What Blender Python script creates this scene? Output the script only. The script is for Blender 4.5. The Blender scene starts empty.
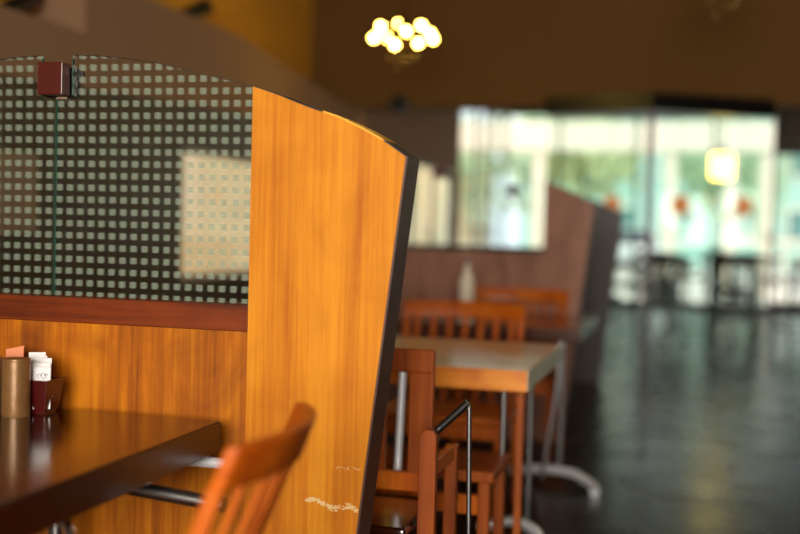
import bpy, math, random
from mathutils import Vector, Matrix, noise

random.seed(7)
S = bpy.context.scene
C = S.collection
PI = math.pi
R = math.radians

# ------------------------------------------------------------------ render look
S.view_settings.view_transform = 'Standard'
S.view_settings.look = 'None'
S.view_settings.exposure = 0.0
S.view_settings.gamma = 1.0
S.view_settings.use_curve_mapping = False
S.cycles.use_denoising = True
S.cycles.max_bounces = 10
S.cycles.transparent_max_bounces = 24
S.cycles.sample_clamp_indirect = 6.0
S.cycles.blur_glossy = 0.5

# ------------------------------------------------------------------ mesh builder
class MB:
    def __init__(self):
        self.v, self.f, self.s = [], [], []
    def add(self, vs, fs, smooth=False):
        n = len(self.v)
        self.v += [tuple(p) for p in vs]
        for f in fs:
            self.f.append(tuple(i + n for i in f)); self.s.append(smooth)
    def box(self, x0, x1, y0, y1, z0, z1, mat=None):
        vs = [Vector(p) for p in ((x0,y0,z0),(x1,y0,z0),(x1,y1,z0),(x0,y1,z0),(x0,y0,z1),(x1,y0,z1),(x1,y1,z1),(x0,y1,z1))]
        if mat: vs = [mat @ p for p in vs]
        self.add(vs, [(0,3,2,1),(4,5,6,7),(0,1,5,4),(1,2,6,5),(2,3,7,6),(3,0,4,7)])
        return self
    def hexa(self, lo, hi):
        """lo, hi: four points each, counter-clockwise seen from above"""
        self.add(list(lo)+list(hi), [(0,3,2,1),(4,5,6,7),(0,1,5,4),(1,2,6,5),(2,3,7,6),(3,0,4,7)])
        return self
    def prism(self, pts, a, b, axis='y'):
        """extrude a 2D outline between a and b along axis; pts are (x,z) for y, (y,z) for x, (x,y) for z"""
        def P(p, t):
            return {'y': (p[0], t, p[1]), 'x': (t, p[0], p[1]), 'z': (p[0], p[1], t)}[axis]
        n = len(pts)
        vs = [P(p, a) for p in pts] + [P(p, b) for p in pts]
        fs = [tuple(range(n)), tuple(reversed(range(n, 2*n)))]
        fs += [(i, i+n, (i+1) % n + n, (i+1) % n) for i in range(n)]
        self.add(vs, fs)
        return self
    def tube(self, path, r, n=14, cap=True, r_end=None):
        path = [Vector(p) for p in path]
        m = len(path); rings = []
        up = None
        for i, p in enumerate(path):
            t = (path[min(i+1, m-1)] - path[max(i-1, 0)]).normalized()
            if up is None:
                up = Vector((0,0,1)) if abs(t.z) < .9 else Vector((1,0,0))
            a = t.cross(up).normalized(); b = a.cross(t).normalized(); up = b
            rr = r if r_end is None else r + (r_end-r)*i/(m-1)
            rings.append([p + (a*math.cos(2*PI*k/n) + b*math.sin(2*PI*k/n))*rr for k in range(n)])
        vs = [q for g in rings for q in g]
        fs = [(i*n+k, i*n+(k+1)%n, (i+1)*n+(k+1)%n, (i+1)*n+k) for i in range(m-1) for k in range(n)]
        self.add(vs, fs, True)
        if cap:
            self.add(rings[0], [tuple(reversed(range(n)))]); self.add(rings[-1], [tuple(range(n))])
        return self
    def lathe(self, prof, c=(0,0,0), n=28, smooth=True):
        """prof: list of (radius, z)"""
        vs = []
        for r, z in prof:
            vs += [(c[0]+r*math.cos(2*PI*k/n), c[1]+r*math.sin(2*PI*k/n), c[2]+z) for k in range(n)]
        m = len(prof)
        fs = [(i*n+k, i*n+(k+1)%n, (i+1)*n+(k+1)%n, (i+1)*n+k) for i in range(m-1) for k in range(n)]
        self.add(vs, fs, smooth)
        if prof[0][0] > 1e-4: self.add(vs[:n], [tuple(reversed(range(n)))])
        if prof[-1][0] > 1e-4: self.add(vs[-n:], [tuple(range(n))])
        return self
    def ball(self, c, r, n=16, m=10, sz=1.0):
        return self.lathe([(max(r*math.sin(PI*i/m), 1e-5), -r*sz*math.cos(PI*i/m)) for i in range(m+1)], c, n)
    def strip(self, inner, outer, z0s, z1s):
        """solid band: inner/outer lists of (x,y), with bottom and top heights per station"""
        n = len(inner); vs = []
        for i in range(n):
            a, b = inner[i], outer[i]
            vs += [(a[0],a[1],z0s[i]), (b[0],b[1],z0s[i]), (b[0],b[1],z1s[i]), (a[0],a[1],z1s[i])]
        fs = [(i*4+k, i*4+(k+1)%4, (i+1)*4+(k+1)%4, (i+1)*4+k) for i in range(n-1) for k in range(4)]
        fs += [(3,2,1,0), ((n-1)*4, (n-1)*4+1, (n-1)*4+2, (n-1)*4+3)]
        self.add(vs, fs)
        return self
    def build(self, name, mat, parent=None, bevel=0.0, seg=2, loc=None):
        me = bpy.data.meshes.new(name)
        me.from_pydata(self.v, [], self.f); me.update()
        import bmesh
        bm = bmesh.new(); bm.from_mesh(me)
        bmesh.ops.recalc_face_normals(bm, faces=bm.faces)
        bm.to_mesh(me); bm.free()
        me.polygons.foreach_set('use_smooth', self.s)
        me.materials.append(mat)
        o = bpy.data.objects.new(name, me); C.objects.link(o)
        if parent: o.parent = parent
        if loc: o.location = loc
        if bevel:
            b = o.modifiers.new('soft', 'BEVEL'); b.width = bevel; b.segments = seg; b.limit_method = 'ANGLE'; b.angle_limit = R(40)
            b.harden_normals = False
        return o

def rounded(path, rad, n=6):
    """round the corners of a polyline"""
    P = [Vector(p) for p in path]; out = [P[0]]
    for i in range(1, len(P)-1):
        a = (P[i-1]-P[i]); b = (P[i+1]-P[i])
        r = min(rad, a.length*.49, b.length*.49)
        s, e = P[i]+a.normalized()*r, P[i]+b.normalized()*r
        for k in range(n+1):
            t = k/n
            out.append(s*(1-t)**2 + P[i]*2*t*(1-t) + e*t*t)
    out.append(P[-1])
    return out

def thing(name, label, cat, loc=(0,0,0), rz=0.0, group=None):
    o = bpy.data.objects.new(name, None); C.objects.link(o)
    o.location = loc; o.rotation_euler = (0,0,rz); o.empty_display_size = .1
    o['label'] = label; o['category'] = cat
    if group: o['group'] = group
    return o
def tag(o, label=None, cat=None, group=None, kind=None):
    if label: o['label'] = label
    if cat: o['category'] = cat
    if group: o['group'] = group
    if kind: o['kind'] = kind
    return o
def struct(o, label):
    o['kind'] = 'structure'; o['label'] = label; o['category'] = o.name.split('_')[0].split('.')[0]
    return o
KIDS = {}
def dup(root, loc, rz=0.0, label=None, group=None, scale=None):
    def cp(o, parent):
        c = o.copy(); C.objects.link(c); c.parent = parent
        for ch in [x for x in ALL[0] if x.parent == o]:
            cp(ch, c)
        return c
    ALL = [[x for x in C.objects]]
    r = cp(root, None)
    r.location = loc; r.rotation_euler = (0,0,rz)
    if label: r['label'] = label
    if group: r['group'] = group
    if scale: r.scale = scale
    return r

# ------------------------------------------------------------------ materials
def lin(c):
    return tuple((x/12.92 if x <= .04045 else ((x+.055)/1.055)**2.4) for x in [v/255 for v in c]) + (1.0,)
def mat(name, col, rough=.5, metal=0.0, spec=.5, coat=0.0, bump=None, var=None):
    m = bpy.data.materials.new(name); m.use_nodes = True
    nt = m.node_tree; b = nt.nodes['Principled BSDF']
    b.inputs['Base Color'].default_value = lin(col)
    b.inputs['Roughness'].default_value = rough
    b.inputs['Metallic'].default_value = metal
    b.inputs['Specular IOR Level'].default_value = spec
    b.inputs['Coat Weight'].default_value = coat
    b.inputs['Coat Roughness'].default_value = .08
    tc = nt.nodes.new('ShaderNodeTexCoord')
    if var:   # (scale, amount): mottled colour of the thing itself
        n = nt.nodes.new('ShaderNodeTexNoise'); n.inputs['Scale'].default_value = var[0]; n.inputs['Detail'].default_value = 4
        nt.links.new(tc.outputs['Object'], n.inputs['Vector'])
        mr = nt.nodes.new('ShaderNodeMapRange'); mr.inputs['To Min'].default_value = 1-var[1]; mr.inputs['To Max'].default_value = 1+var[1]
        nt.links.new(n.outputs['Fac'], mr.inputs['Value'])
        mx = nt.nodes.new('ShaderNodeVectorMath'); mx.operation = 'SCALE'
        mx.inputs[0].default_value = lin(col)[:3]
        nt.links.new(mr.outputs[0], mx.inputs['Scale']); nt.links.new(mx.outputs[0], b.inputs['Base Color'])
    if bump:
        n = nt.nodes.new('ShaderNodeTexNoise'); n.inputs['Scale'].default_value = bump[0]; n.inputs['Detail'].default_value = 5
        nt.links.new(tc.outputs['Object'], n.inputs['Vector'])
        bp = nt.nodes.new('ShaderNodeBump'); bp.inputs['Strength'].default_value = bump[1]; bp.inputs['Distance'].default_value = .01
        nt.links.new(n.outputs['Fac'], bp.inputs['Height']); nt.links.new(bp.outputs[0], b.inputs['Normal'])
    return m

def wood(name, dark, mid, light, axis=2, fine=90.0, rough=.38, coat=.25, knots=.35, plank=None, seed=0.0):
    """streaky grain along one axis, wide bands, fine pores, a few darker blotches"""
    m = bpy.data.materials.new(name); m.use_nodes = True
    nt = m.node_tree; L = nt.links.new; N = nt.nodes.new
    b = nt.nodes['Principled BSDF']
    tc = N('ShaderNodeTexCoord')
    def mp(sc):
        q = N('ShaderNodeMapping'); q.inputs['Scale'].default_value = sc; q.inputs['Location'].default_value = (seed, seed*1.7, seed*.6)
        L(tc.outputs['Object'], q.inputs['Vector']); return q.outputs[0]
    def sc(across, along):
        s = [across]*3; s[axis] = along; return tuple(s)
    n1 = N('ShaderNodeTexNoise'); n1.inputs['Scale'].default_value = 1; n1.inputs['Detail'].default_value = 5; n1.inputs['Distortion'].default_value = .5
    L(mp(sc(9, .9)), n1.inputs['Vector'])
    n2 = N('ShaderNodeTexNoise'); n2.inputs['Scale'].default_value = 1; n2.inputs['Detail'].default_value = 6; n2.inputs['Roughness'].default_value = .7
    L(mp(sc(fine, 1.6)), n2.inputs['Vector'])
    n3 = N('ShaderNodeTexNoise'); n3.inputs['Scale'].default_value = 1; n3.inputs['Detail'].default_value = 3; n3.inputs['Distortion'].default_value = .8
    L(mp(sc(7, 5)), n3.inputs['Vector'])
    a1 = N('ShaderNodeMath'); a1.operation = 'MULTIPLY'; a1.inputs[1].default_value = .55; L(n1.outputs['Fac'], a1.inputs[0])
    a2 = N('ShaderNodeMath'); a2.operation = 'MULTIPLY_ADD'; a2.inputs[1].default_value = .45; L(n2.outputs['Fac'], a2.inputs[0]); L(a1.outputs[0], a2.inputs[2])
    cr = N('ShaderNodeValToRGB')
    e = cr.color_ramp.elements
    e[0].position = .36; e[0].color = lin(dark); e[1].position = .64; e[1].color = lin(light)
    k = e.new(.5); k.color = lin(mid)
    L(a2.outputs[0], cr.inputs['Fac'])
    mr = N('ShaderNodeMapRange'); mr.inputs['From Min'].default_value = .42; mr.inputs['From Max'].default_value = .72
    mr.inputs['To Min'].default_value = 0; mr.inputs['To Max'].default_value = knots
    L(n3.outputs['Fac'], mr.inputs['Value'])
    mx = N('ShaderNodeMix'); mx.data_type = 'RGBA'; mx.blend_type = 'MULTIPLY'
    L(mr.outputs[0], mx.inputs['Factor']); L(cr.outputs['Color'], mx.inputs['A']); mx.inputs['B'].default_value = lin(dark)
    L(mx.outputs['Result'], b.inputs['Base Color'])
    b.inputs['Roughness'].default_value = rough; b.inputs['Coat Weight'].default_value = coat; b.inputs['Coat Roughness'].default_value = .12; b.inputs['Specular IOR Level'].default_value = .25 if coat < .12 else .5
    bp = N('ShaderNodeBump'); bp.inputs['Strength'].default_value = .12; bp.inputs['Distance'].default_value = .002
    L(n2.outputs['Fac'], bp.inputs['Height']); L(bp.outputs[0], b.inputs['Normal'])
    return m

def clear_glass(name, tint=(.86,.93,.90), dots=None):
    """architectural glass: tinted transparency with a fresnel reflection; dots = (pitch, size, x0, z0, z_top) of etched squares"""
    m = bpy.data.materials.new(name); m.use_nodes = True
    nt = m.node_tree; L = nt.links.new; N = nt.nodes.new
    nt.nodes.remove(nt.nodes['Principled BSDF']); out = nt.nodes['Material Output']
    tr = N('ShaderNodeBsdfTransparent'); tr.inputs[0].default_value = tint + (1,)
    gl = N('ShaderNodeBsdfGlossy'); gl.inputs['Roughness'].default_value = .02
    fr = N('ShaderNodeFresnel'); fr.inputs['IOR'].default_value = 1.45
    gb = N('ShaderNodeNewGeometry'); fb = N('ShaderNodeMath'); fb.operation = 'SUBTRACT'; fb.inputs[0].default_value = 1; L(gb.outputs['Backfacing'], fb.inputs[1])
    ff = N('ShaderNodeMath'); ff.operation = 'MULTIPLY'; L(fr.outputs[0], ff.inputs[0]); L(fb.outputs[0], ff.inputs[1])
    ms = N('ShaderNodeMixShader'); L(ff.outputs[0], ms.inputs[0]); L(tr.outputs[0], ms.inputs[1]); L(gl.outputs[0], ms.inputs[2])
    if not dots:
        L(ms.outputs[0], out.inputs['Surface']); return m
    pitch, size, x0, z0 = dots[:4]
    tc = N('ShaderNodeTexCoord'); sp = N('ShaderNodeSeparateXYZ'); L(tc.outputs['Object'], sp.inputs[0])
    def cell(o, off):
        a = N('ShaderNodeMath'); a.operation = 'SUBTRACT'; a.inputs[1].default_value = off - pitch/2; L(o, a.inputs[0])
        w = N('ShaderNodeMath'); w.operation = 'DIVIDE'; w.inputs[1].default_value = pitch; L(a.outputs[0], w.inputs[0])
        f = N('ShaderNodeMath'); f.operation = 'FRACT'; L(w.outputs[0], f.inputs[0])
        c = N('ShaderNodeMath'); c.operation = 'SUBTRACT'; c.inputs[1].default_value = .5; L(f.outputs[0], c.inputs[0])
        d = N('ShaderNodeMath'); d.operation = 'ABSOLUTE'; L(c.outputs[0], d.inputs[0])
        e = N('ShaderNodeMath'); e.operation = 'LESS_THAN'; e.inputs[1].default_value = size/pitch/2; L(d.outputs[0], e.inputs[0])
        return e.outputs[0]
    mu = N('ShaderNodeMath'); mu.operation = 'MULTIPLY'; L(cell(sp.outputs['X'], x0), mu.inputs[0]); L(cell(sp.outputs['Z'], z0), mu.inputs[1])
    ge = N('ShaderNodeNewGeometry'); sn = N('ShaderNodeSeparateXYZ'); L(ge.outputs['True Normal'], sn.inputs[0])
    ng = N('ShaderNodeMath'); ng.operation = 'MULTIPLY'; ng.inputs[1].default_value = -1; L(sn.outputs['Y'], ng.inputs[0])
    g1 = N('ShaderNodeMath'); g1.operation = 'GREATER_THAN'; g1.inputs[1].default_value = .7; L(ng.outputs[0], g1.inputs[0])
    mu2 = N('ShaderNodeMath'); mu2.operation = 'MULTIPLY'; L(mu.outputs[0], mu2.inputs[0]); L(g1.outputs[0], mu2.inputs[1])
    mu3 = N('ShaderNodeMath'); mu3.operation = 'MULTIPLY'; mu3.inputs[1].default_value = .37; L(mu2.outputs[0], mu3.inputs[0])
    df = N('ShaderNodeBsdfDiffuse'); df.inputs[0].default_value = lin((172,190,172))
    tl = N('ShaderNodeBsdfTranslucent'); tl.inputs[0].default_value = lin((185,205,190))
    fm = N('ShaderNodeMixShader'); fm.inputs[0].default_value = .4; L(df.outputs[0], fm.inputs[1]); L(tl.outputs[0], fm.inputs[2])
    m2 = N('ShaderNodeMixShader'); L(mu3.outputs[0], m2.inputs[0]); L(ms.outputs[0], m2.inputs[1]); L(fm.outputs[0], m2.inputs[2])
    L(m2.outputs[0], out.inputs['Surface'])
    return m

def glow(name, col, strength):
    m = bpy.data.materials.new(name); m.use_nodes = True
    b = m.node_tree.nodes['Principled BSDF']
    b.inputs['Base Color'].default_value = lin(col)
    b.inputs['Emission Color'].default_value = lin(col); b.inputs['Emission Strength'].default_value = strength
    return m

M = {}
M['board'] = wood('honey_board', (180,98,8), (208,130,18), (224,150,32), 2, 75, .6, .0, .30, seed=3.1)
M['panel'] = wood('amber_panel', (120,56,0), (178,98,4), (210,130,12), 2, 60, .6, .0, .5, seed=8.4)
M['rail'] = wood('red_rail', (74,22,1), (102,38,3), (130,54,7), 0, 70, .5, .05, .4)
M['edge'] = mat('dark_edge', (80,46,34), .5, var=(30,.15))
M['cap'] = mat('black_cap', (34,22,16), .4)
M['maple'] = mat('maple_edge', (236,170,30), .4, var=(40,.1))  # bevel highlight put into the colour of one lipping stretch
M['block'] = mat('red_block', (70,6,4), .35, coat=.3, var=(25,.2))
M['black'] = mat('black_metal', (18,17,17), .35, spec=.5)
M['steel'] = mat('brushed_steel', (150,150,152), .32, 1.0)
M['bright_steel'] = mat('bright_steel', (226,230,238), .3, .35)
M['chrome'] = mat('chrome', (215,220,228), .14, 1.0)
M['mahogany'] = wood('mahogany_top', (20,5,2), (30,8,3), (44,13,5), 0, 60, .16, .5, .3, seed=2)
M['mahogany_edge'] = mat('mahogany_edge', (44,10,4), .35, coat=.1, var=(18,.25))
M['chair'] = wood('chair_wood', (164,66,8), (194,94,12), (212,114,22), 2, 60, .45, .1, .2, seed=5)
M['chair_rail'] = wood('chair_crest', (166,70,8), (198,94,14), (216,112,22), 1, 60, .45, .1, .25, seed=6)
M['chair_red'] = wood('chair_red', (110,46,10), (152,72,18), (172,88,26), 2, 50, .45, .05, .2, seed=9)
M['tabletop'] = wood('glare_top', (206,184,140), (224,204,164), (236,220,184), 0, 50, .28, .5, .2, seed=4)  # base colour raised to carry the pale window reflection
M['bamboo'] = wood('orange_edge', (196,104,24), (226,134,36), (240,158,56), 0, 50, .35, .2, .5, seed=7)
M['brown_top'] = wood('brown_top', (60,34,26), (84,50,38), (100,62,48), 0, 50, .22, .5, .3, seed=1)
M['dimmed_divider'] = wood('dimmed_divider', (132,88,70), (156,108,88), (172,124,102), 2, 60, .5, .1, .3, seed=12)  # same wood as the near divider, dimness and veil put into its colour
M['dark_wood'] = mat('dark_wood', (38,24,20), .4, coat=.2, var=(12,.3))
M['canister'] = mat('bronze_wood', (128,92,54), .38, .25, coat=.1, var=(40,.25), bump=(60,.1))
M['dish'] = mat('sachet_box', (70,14,10), .3, coat=.4)
M['paper'] = mat('white_paper', (232,232,236), .7)
M['peach'] = mat('peach_paper', (226,140,100), .7)
M['ink'] = mat('grey_ink', (70,72,84), .8)
M['glass'] = clear_glass('window_glass', (.975,.99,.985))
M['green_glass'] = clear_glass('green_glass', (.92,.985,.965))
M['pane_edge'] = mat('green_glass_edge', (40,84,70), .15, spec=.8)
M['taupe'] = mat('taupe_plaster', (150,116,86), .85, var=(2.2,.06))
M['gold'] = mat('gold_plaster', (214,152,40), .8, var=(1.5,.08))
M['bulk'] = mat('brown_plaster', (100,66,2), .8, var=(1.2,.1))
M['ceil'] = mat('ceiling_paint', (70,48,26), .9)
M['plain'] = mat('wall_paint', (62,48,36), .85)
M['wainscot'] = mat('dark_wainscot', (60,48,32), .45, var=(6,.25))
M['cream'] = mat('cream_render', (214,186,144), .9, var=(3,.05))
M['white'] = mat('white_paint', (240,229,210), .6)
M['leaf'] = mat('leaf_green', (176,186,138), .7, var=(2,.25))
M['leaf2'] = mat('leaf_pale', (176,200,164), .7, var=(2,.3))
M['leafd'] = mat('leaf_dark', (24,34,20), .5)
M['bark'] = mat('bark', (70,54,42), .9)
M['bulb'] = glow('bulb_glow', (255,214,92), 70.0)
M['shade'] = glow('shade_glow', (255,206,96), 10.0)
M['crystal'] = mat('amber_crystal', (90,68,18), .15, spec=.8)
M['brass'] = mat('aged_brass', (70,48,16), .35, 1.0)
M['orange'] = glow('orange_paper', (214,130,76), .7)
M['skin'] = mat('skin', (214,150,118), .55)
M['shirt'] = mat('white_shirt', (242,240,236), .8)
M['hair'] = mat('brown_hair', (60,36,24), .6)
M['trouser'] = mat('pale_trousers', (214,206,196), .8)
M['rubber'] = mat('rubber', (20,20,20), .7)
M['carpaint'] = mat('white_car_paint', (238,238,236), .25, coat=.8)
M['carglass'] = mat('car_glass', (30,40,44), .05, spec=.8)
M['teal'] = mat('teal_render', (150,186,174), .8, var=(.8,.08))
M['tealglass'] = mat('teal_window', (90,130,126), .1, spec=.8)
M['print'] = mat('pale_print', (150,128,100), .7, var=(5,.2))

def floor_mat(name, col, tile, rough, rot, grout, var=.18):
    m = bpy.data.materials.new(name); m.use_nodes = True
    nt = m.node_tree; L = nt.links.new; N = nt.nodes.new; b = nt.nodes['Principled BSDF']
    tc = N('ShaderNodeTexCoord'); mp = N('ShaderNodeMapping'); mp.inputs['Rotation'].default_value = (0,0,rot)
    L(tc.outputs['Object'], mp.inputs['Vector'])
    br = N('ShaderNodeTexBrick'); br.offset = 0.0
    br.inputs['Scale'].default_value = 1; br.inputs['Brick Width'].default_value = tile; br.inputs['Row Height'].default_value = tile
    br.inputs['Mortar Size'].default_value = .012; br.inputs['Mortar Smooth'].default_value = .3
    br.inputs['Color1'].default_value = lin(col); br.inputs['Color2'].default_value = lin(tuple(c*(1-var) for c in col)); br.inputs['Mortar'].default_value = lin(grout)
    L(mp.outputs[0], br.inputs['Vector'])
    n = N('ShaderNodeTexNoise'); n.inputs['Scale'].default_value = 3; n.inputs['Detail'].default_value = 6; L(tc.outputs['Object'], n.inputs['Vector'])
    mr = N('ShaderNodeMapRange'); mr.inputs['To Min'].default_value = .7; mr.inputs['To Max'].default_value = 1.3; L(n.outputs['Fac'], mr.inputs['Value'])
    sc = N('ShaderNodeVectorMath'); sc.operation = 'SCALE'; L(br.outputs['Color'], sc.inputs[0]); L(mr.outputs[0], sc.inputs['Scale'])
    L(sc.outputs[0], b.inputs['Base Color'])
    rr = N('ShaderNodeMapRange'); rr.inputs['To Min'].default_value = rough-.08; rr.inputs['To Max'].default_value = rough+.12; L(n.outputs['Fac'], rr.inputs['Value'])
    L(rr.outputs[0], b.inputs['Roughness']); b.inputs['Specular IOR Level'].default_value = .14
    bp = N('ShaderNodeBump'); bp.inputs['Strength'].default_value = .5; bp.inputs['Distance'].default_value = .004
    iv = N('ShaderNodeMath'); iv.operation = 'SUBTRACT'; iv.inputs[0].default_value = 1; L(br.outputs['Fac'], iv.inputs[1])
    ad = N('ShaderNodeMath'); ad.operation = 'MULTIPLY_ADD'; ad.inputs[1].default_value = .6; L(n.outputs['Fac'], ad.inputs[0]); L(iv.outputs[0], ad.inputs[2])
    L(ad.outputs[0], bp.inputs['Height']); L(bp.outputs[0], b.inputs['Normal'])
    return m
M['floor'] = floor_mat('slate_tiles', (40,28,15), .6, .24, R(38), (8,6,4), .35)
M['terrace'] = floor_mat('pale_paving', (206,202,194), .8, .8, 0, (150,146,140), .06)

# ------------------------------------------------------------------ the setting
XL, XR, YB, YF, H = -3.2, 5.2, -3.4, 19.0, 3.8
struct(MB().box(-3.9, XR+.3, YB-.3, YF+.3, -.12, 0).build('floor', M['floor']), 'dark slate tiled restaurant floor')
struct(MB().box(-3.9, XR+.3, YB-.3, YF+.3, H, H+.15).build('ceiling', M['ceil']), 'brown restaurant ceiling')
XO = -3.65
w = MB()
def col(y0, y1, z0, z1, z0b=None, z1b=None):
    """piece of the left wall between y0 and y1 (outline may slope)"""
    w.prism([(y0,z0),(y1,z0b if z0b is not None else z0),(y1,z1b if z1b is not None else z1),(y0,z1)], XO, XL, 'x')
col(YB, 5.32, 0, 2.2)
col(5.32, 6.45, 0, 2.53)
XO_ = XO
col(6.45, 7.4, 2.0, 2.54); col(7.4, 8.3, 2.0, 2.54, None, 2.47)
col(8.3, 9.0, 2.0, 2.47, None, 2.41); col(9.0, 10.1, 2.0, 2.41, None, 2.33)
col(10.1, 10.12, 2.0, 2.33); XO = XL-.1
col(6.45, 8.3, 0, .83); col(6.45, 8.3, 1.70, 2.0); col(8.3, 11.5, 0, 2.0); col(10.4, 11.5, 2.0, H)
col(11.5, 14.7, 0, .98); col(11.5, 14.7, 2.0, H)
col(14.7, 15.0, 0, H)
col(15.0, YF, 0, .9); col(15.0, YF, 3.2, H)
XO = XO_
struct(w.build('wall_left', M['taupe']), 'taupe plaster wall with stepped and curved top on the window side')
struct(MB().box(XO-.12, XO-.001, YB, 10.4, 2.1, H).build('wall_left_upper', M['gold']), 'golden plaster upper wall behind the taupe wall')
# bulkhead across the room
struct(MB().box(XO, XR, 10.125, 10.4, 2.345, H-.001).build('wall_bulkhead', M['bulk']), 'brown plaster bulkhead hanging across the room')
# right and back walls (behind and beside the photographer)
struct(MB().box(XR, XR+.2, YB, YF, 0, H).build('wall_right', M['plain']), 'plain wall on the aisle side')
bw = MB(); bw.box(-3.9, -1.4, YB-.2, YB, 0, H); bw.box(1.9, XR, YB-.2, YB, 0, H); bw.box(-1.4, 1.9, YB-.2, YB, 0, .8); bw.box(-1.4, 1.9, YB-.2, YB, 2.9, H)
struct(bw.build('wall_back', M['plain']), 'plain wall behind the photographer with an opening added for the area light')
# glazed front
fw = MB(); fw.box(-3.65, 1.15, YF, YF+.2, 3.25, H-.001); fw.box(1.15, XR, YF, YF+.2, 2.6, H-.001); fw.box(-3.65, XR, YF, YF+.2, 0, .06)
fw.box(XR-.25, XR, YF, YF+.2, .06, 2.6)
struct(fw.build('wall_front', M['dark_wood']), 'dark header and sill of the glazed shop front')
xs = [-3.65, -2.35, -1.05, .2, 1.15, 2.5, 3.8, 4.95]
for i in range(7):
    a, b = xs[i], xs[i+1]; top = 3.25 if i < 4 else 2.6
    f = MB(); t = .025
    f.box(a, a+t, YF+.05, YF+.12, .06, top).box(b-t, b, YF+.05, YF+.12, .06, top).box(a+t, b-t, YF+.05, YF+.12, .06, .1).box(a+t, b-t, YF+.05, YF+.12, top-.04, top)
    fo = f.build('window_%d' % (i+1), M['dark_wood']); struct(fo, 'tall shop front window looking on the terrace')
    MB().box(a+t, b-t, YF+.08, YF+.088, .1, top-.04).build('pane', M['glass'], fo)
def side_window(n, y0, y1, z0, z1, mull):
    f = MB(); x0, x1, t = XL-.08, XL-.03, .04
    f.box(x0, x1, y0, y0+t, z0, z1).box(x0, x1, y1-t, y1, z0, z1).box(x0, x1, y0+t, y1-t, z0, z0+t).box(x0, x1, y0+t, y1-t, z1-t, z1)
    for k in range(1, mull):
        y = y0+(y1-y0)*k/mull; f.box(x0, x1, y-.02, y+.02, z0+t, z1-t)
    fo = f.build('window_%d' % n, M['dark_wood'] if n > 8 else M['white']); struct(fo, 'side window in the taupe wall')
    MB().box(x0+.03, x0+.038, y0+t, y1-t, z0+t, z1-t).build('pane', M['glass'], fo)
side_window(8, 6.45, 8.3, .83, 1.70, 1)
side_window(9, 11.5, 14.7, .98, 2.0, 3)
side_window(10, 15.0, YF-.02, .9, 3.2, 3)
# wainscot along the left wall
wa = MB(); x0, x1 = XL+.001, XL+.035
wa.prism([(3.0,0),(6.45,0),(6.45,1.93),(3.0,1.78)], x0, x1, 'x'); wa.prism([(6.45,0),(8.3,0),(8.3,.83),(6.45,.83)], x0, x1, 'x')
wa.prism([(6.45,1.70),(8.3,1.70),(8.3,2.0),(6.45,1.93)], x0, x1, 'x'); wa.box(x0, x1, 8.3, 10.0, 0, 2.0)
struct(wa.build('trim_1', M['wainscot']), 'dark wainscot panelling on the taupe wall')
struct(MB().prism([(3.0,1.78),(6.45,1.93),(8.3,2.0),(10.0,2.0),(10.0,2.02),(8.3,2.02),(6.45,1.95),(3.0,1.80)], x0, XL+.05, 'x').build('trim_2', M['cap']), 'thin black capping line of the wainscot')

# low panelled ledge along the windows
lg = thing('window_ledge', 'long low dark panelled ledge running under the side windows', 'ledge', (-2.95, 12.8, 0))
MB().box(-.24, .36, -3.3, 3.3, 0, .86).build('base', M['dark_wood'], lg)
MB().box(-.24, .40, -3.33, 3.33, .861, .9).build('top', M['brown_top'], lg, .006)

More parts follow.
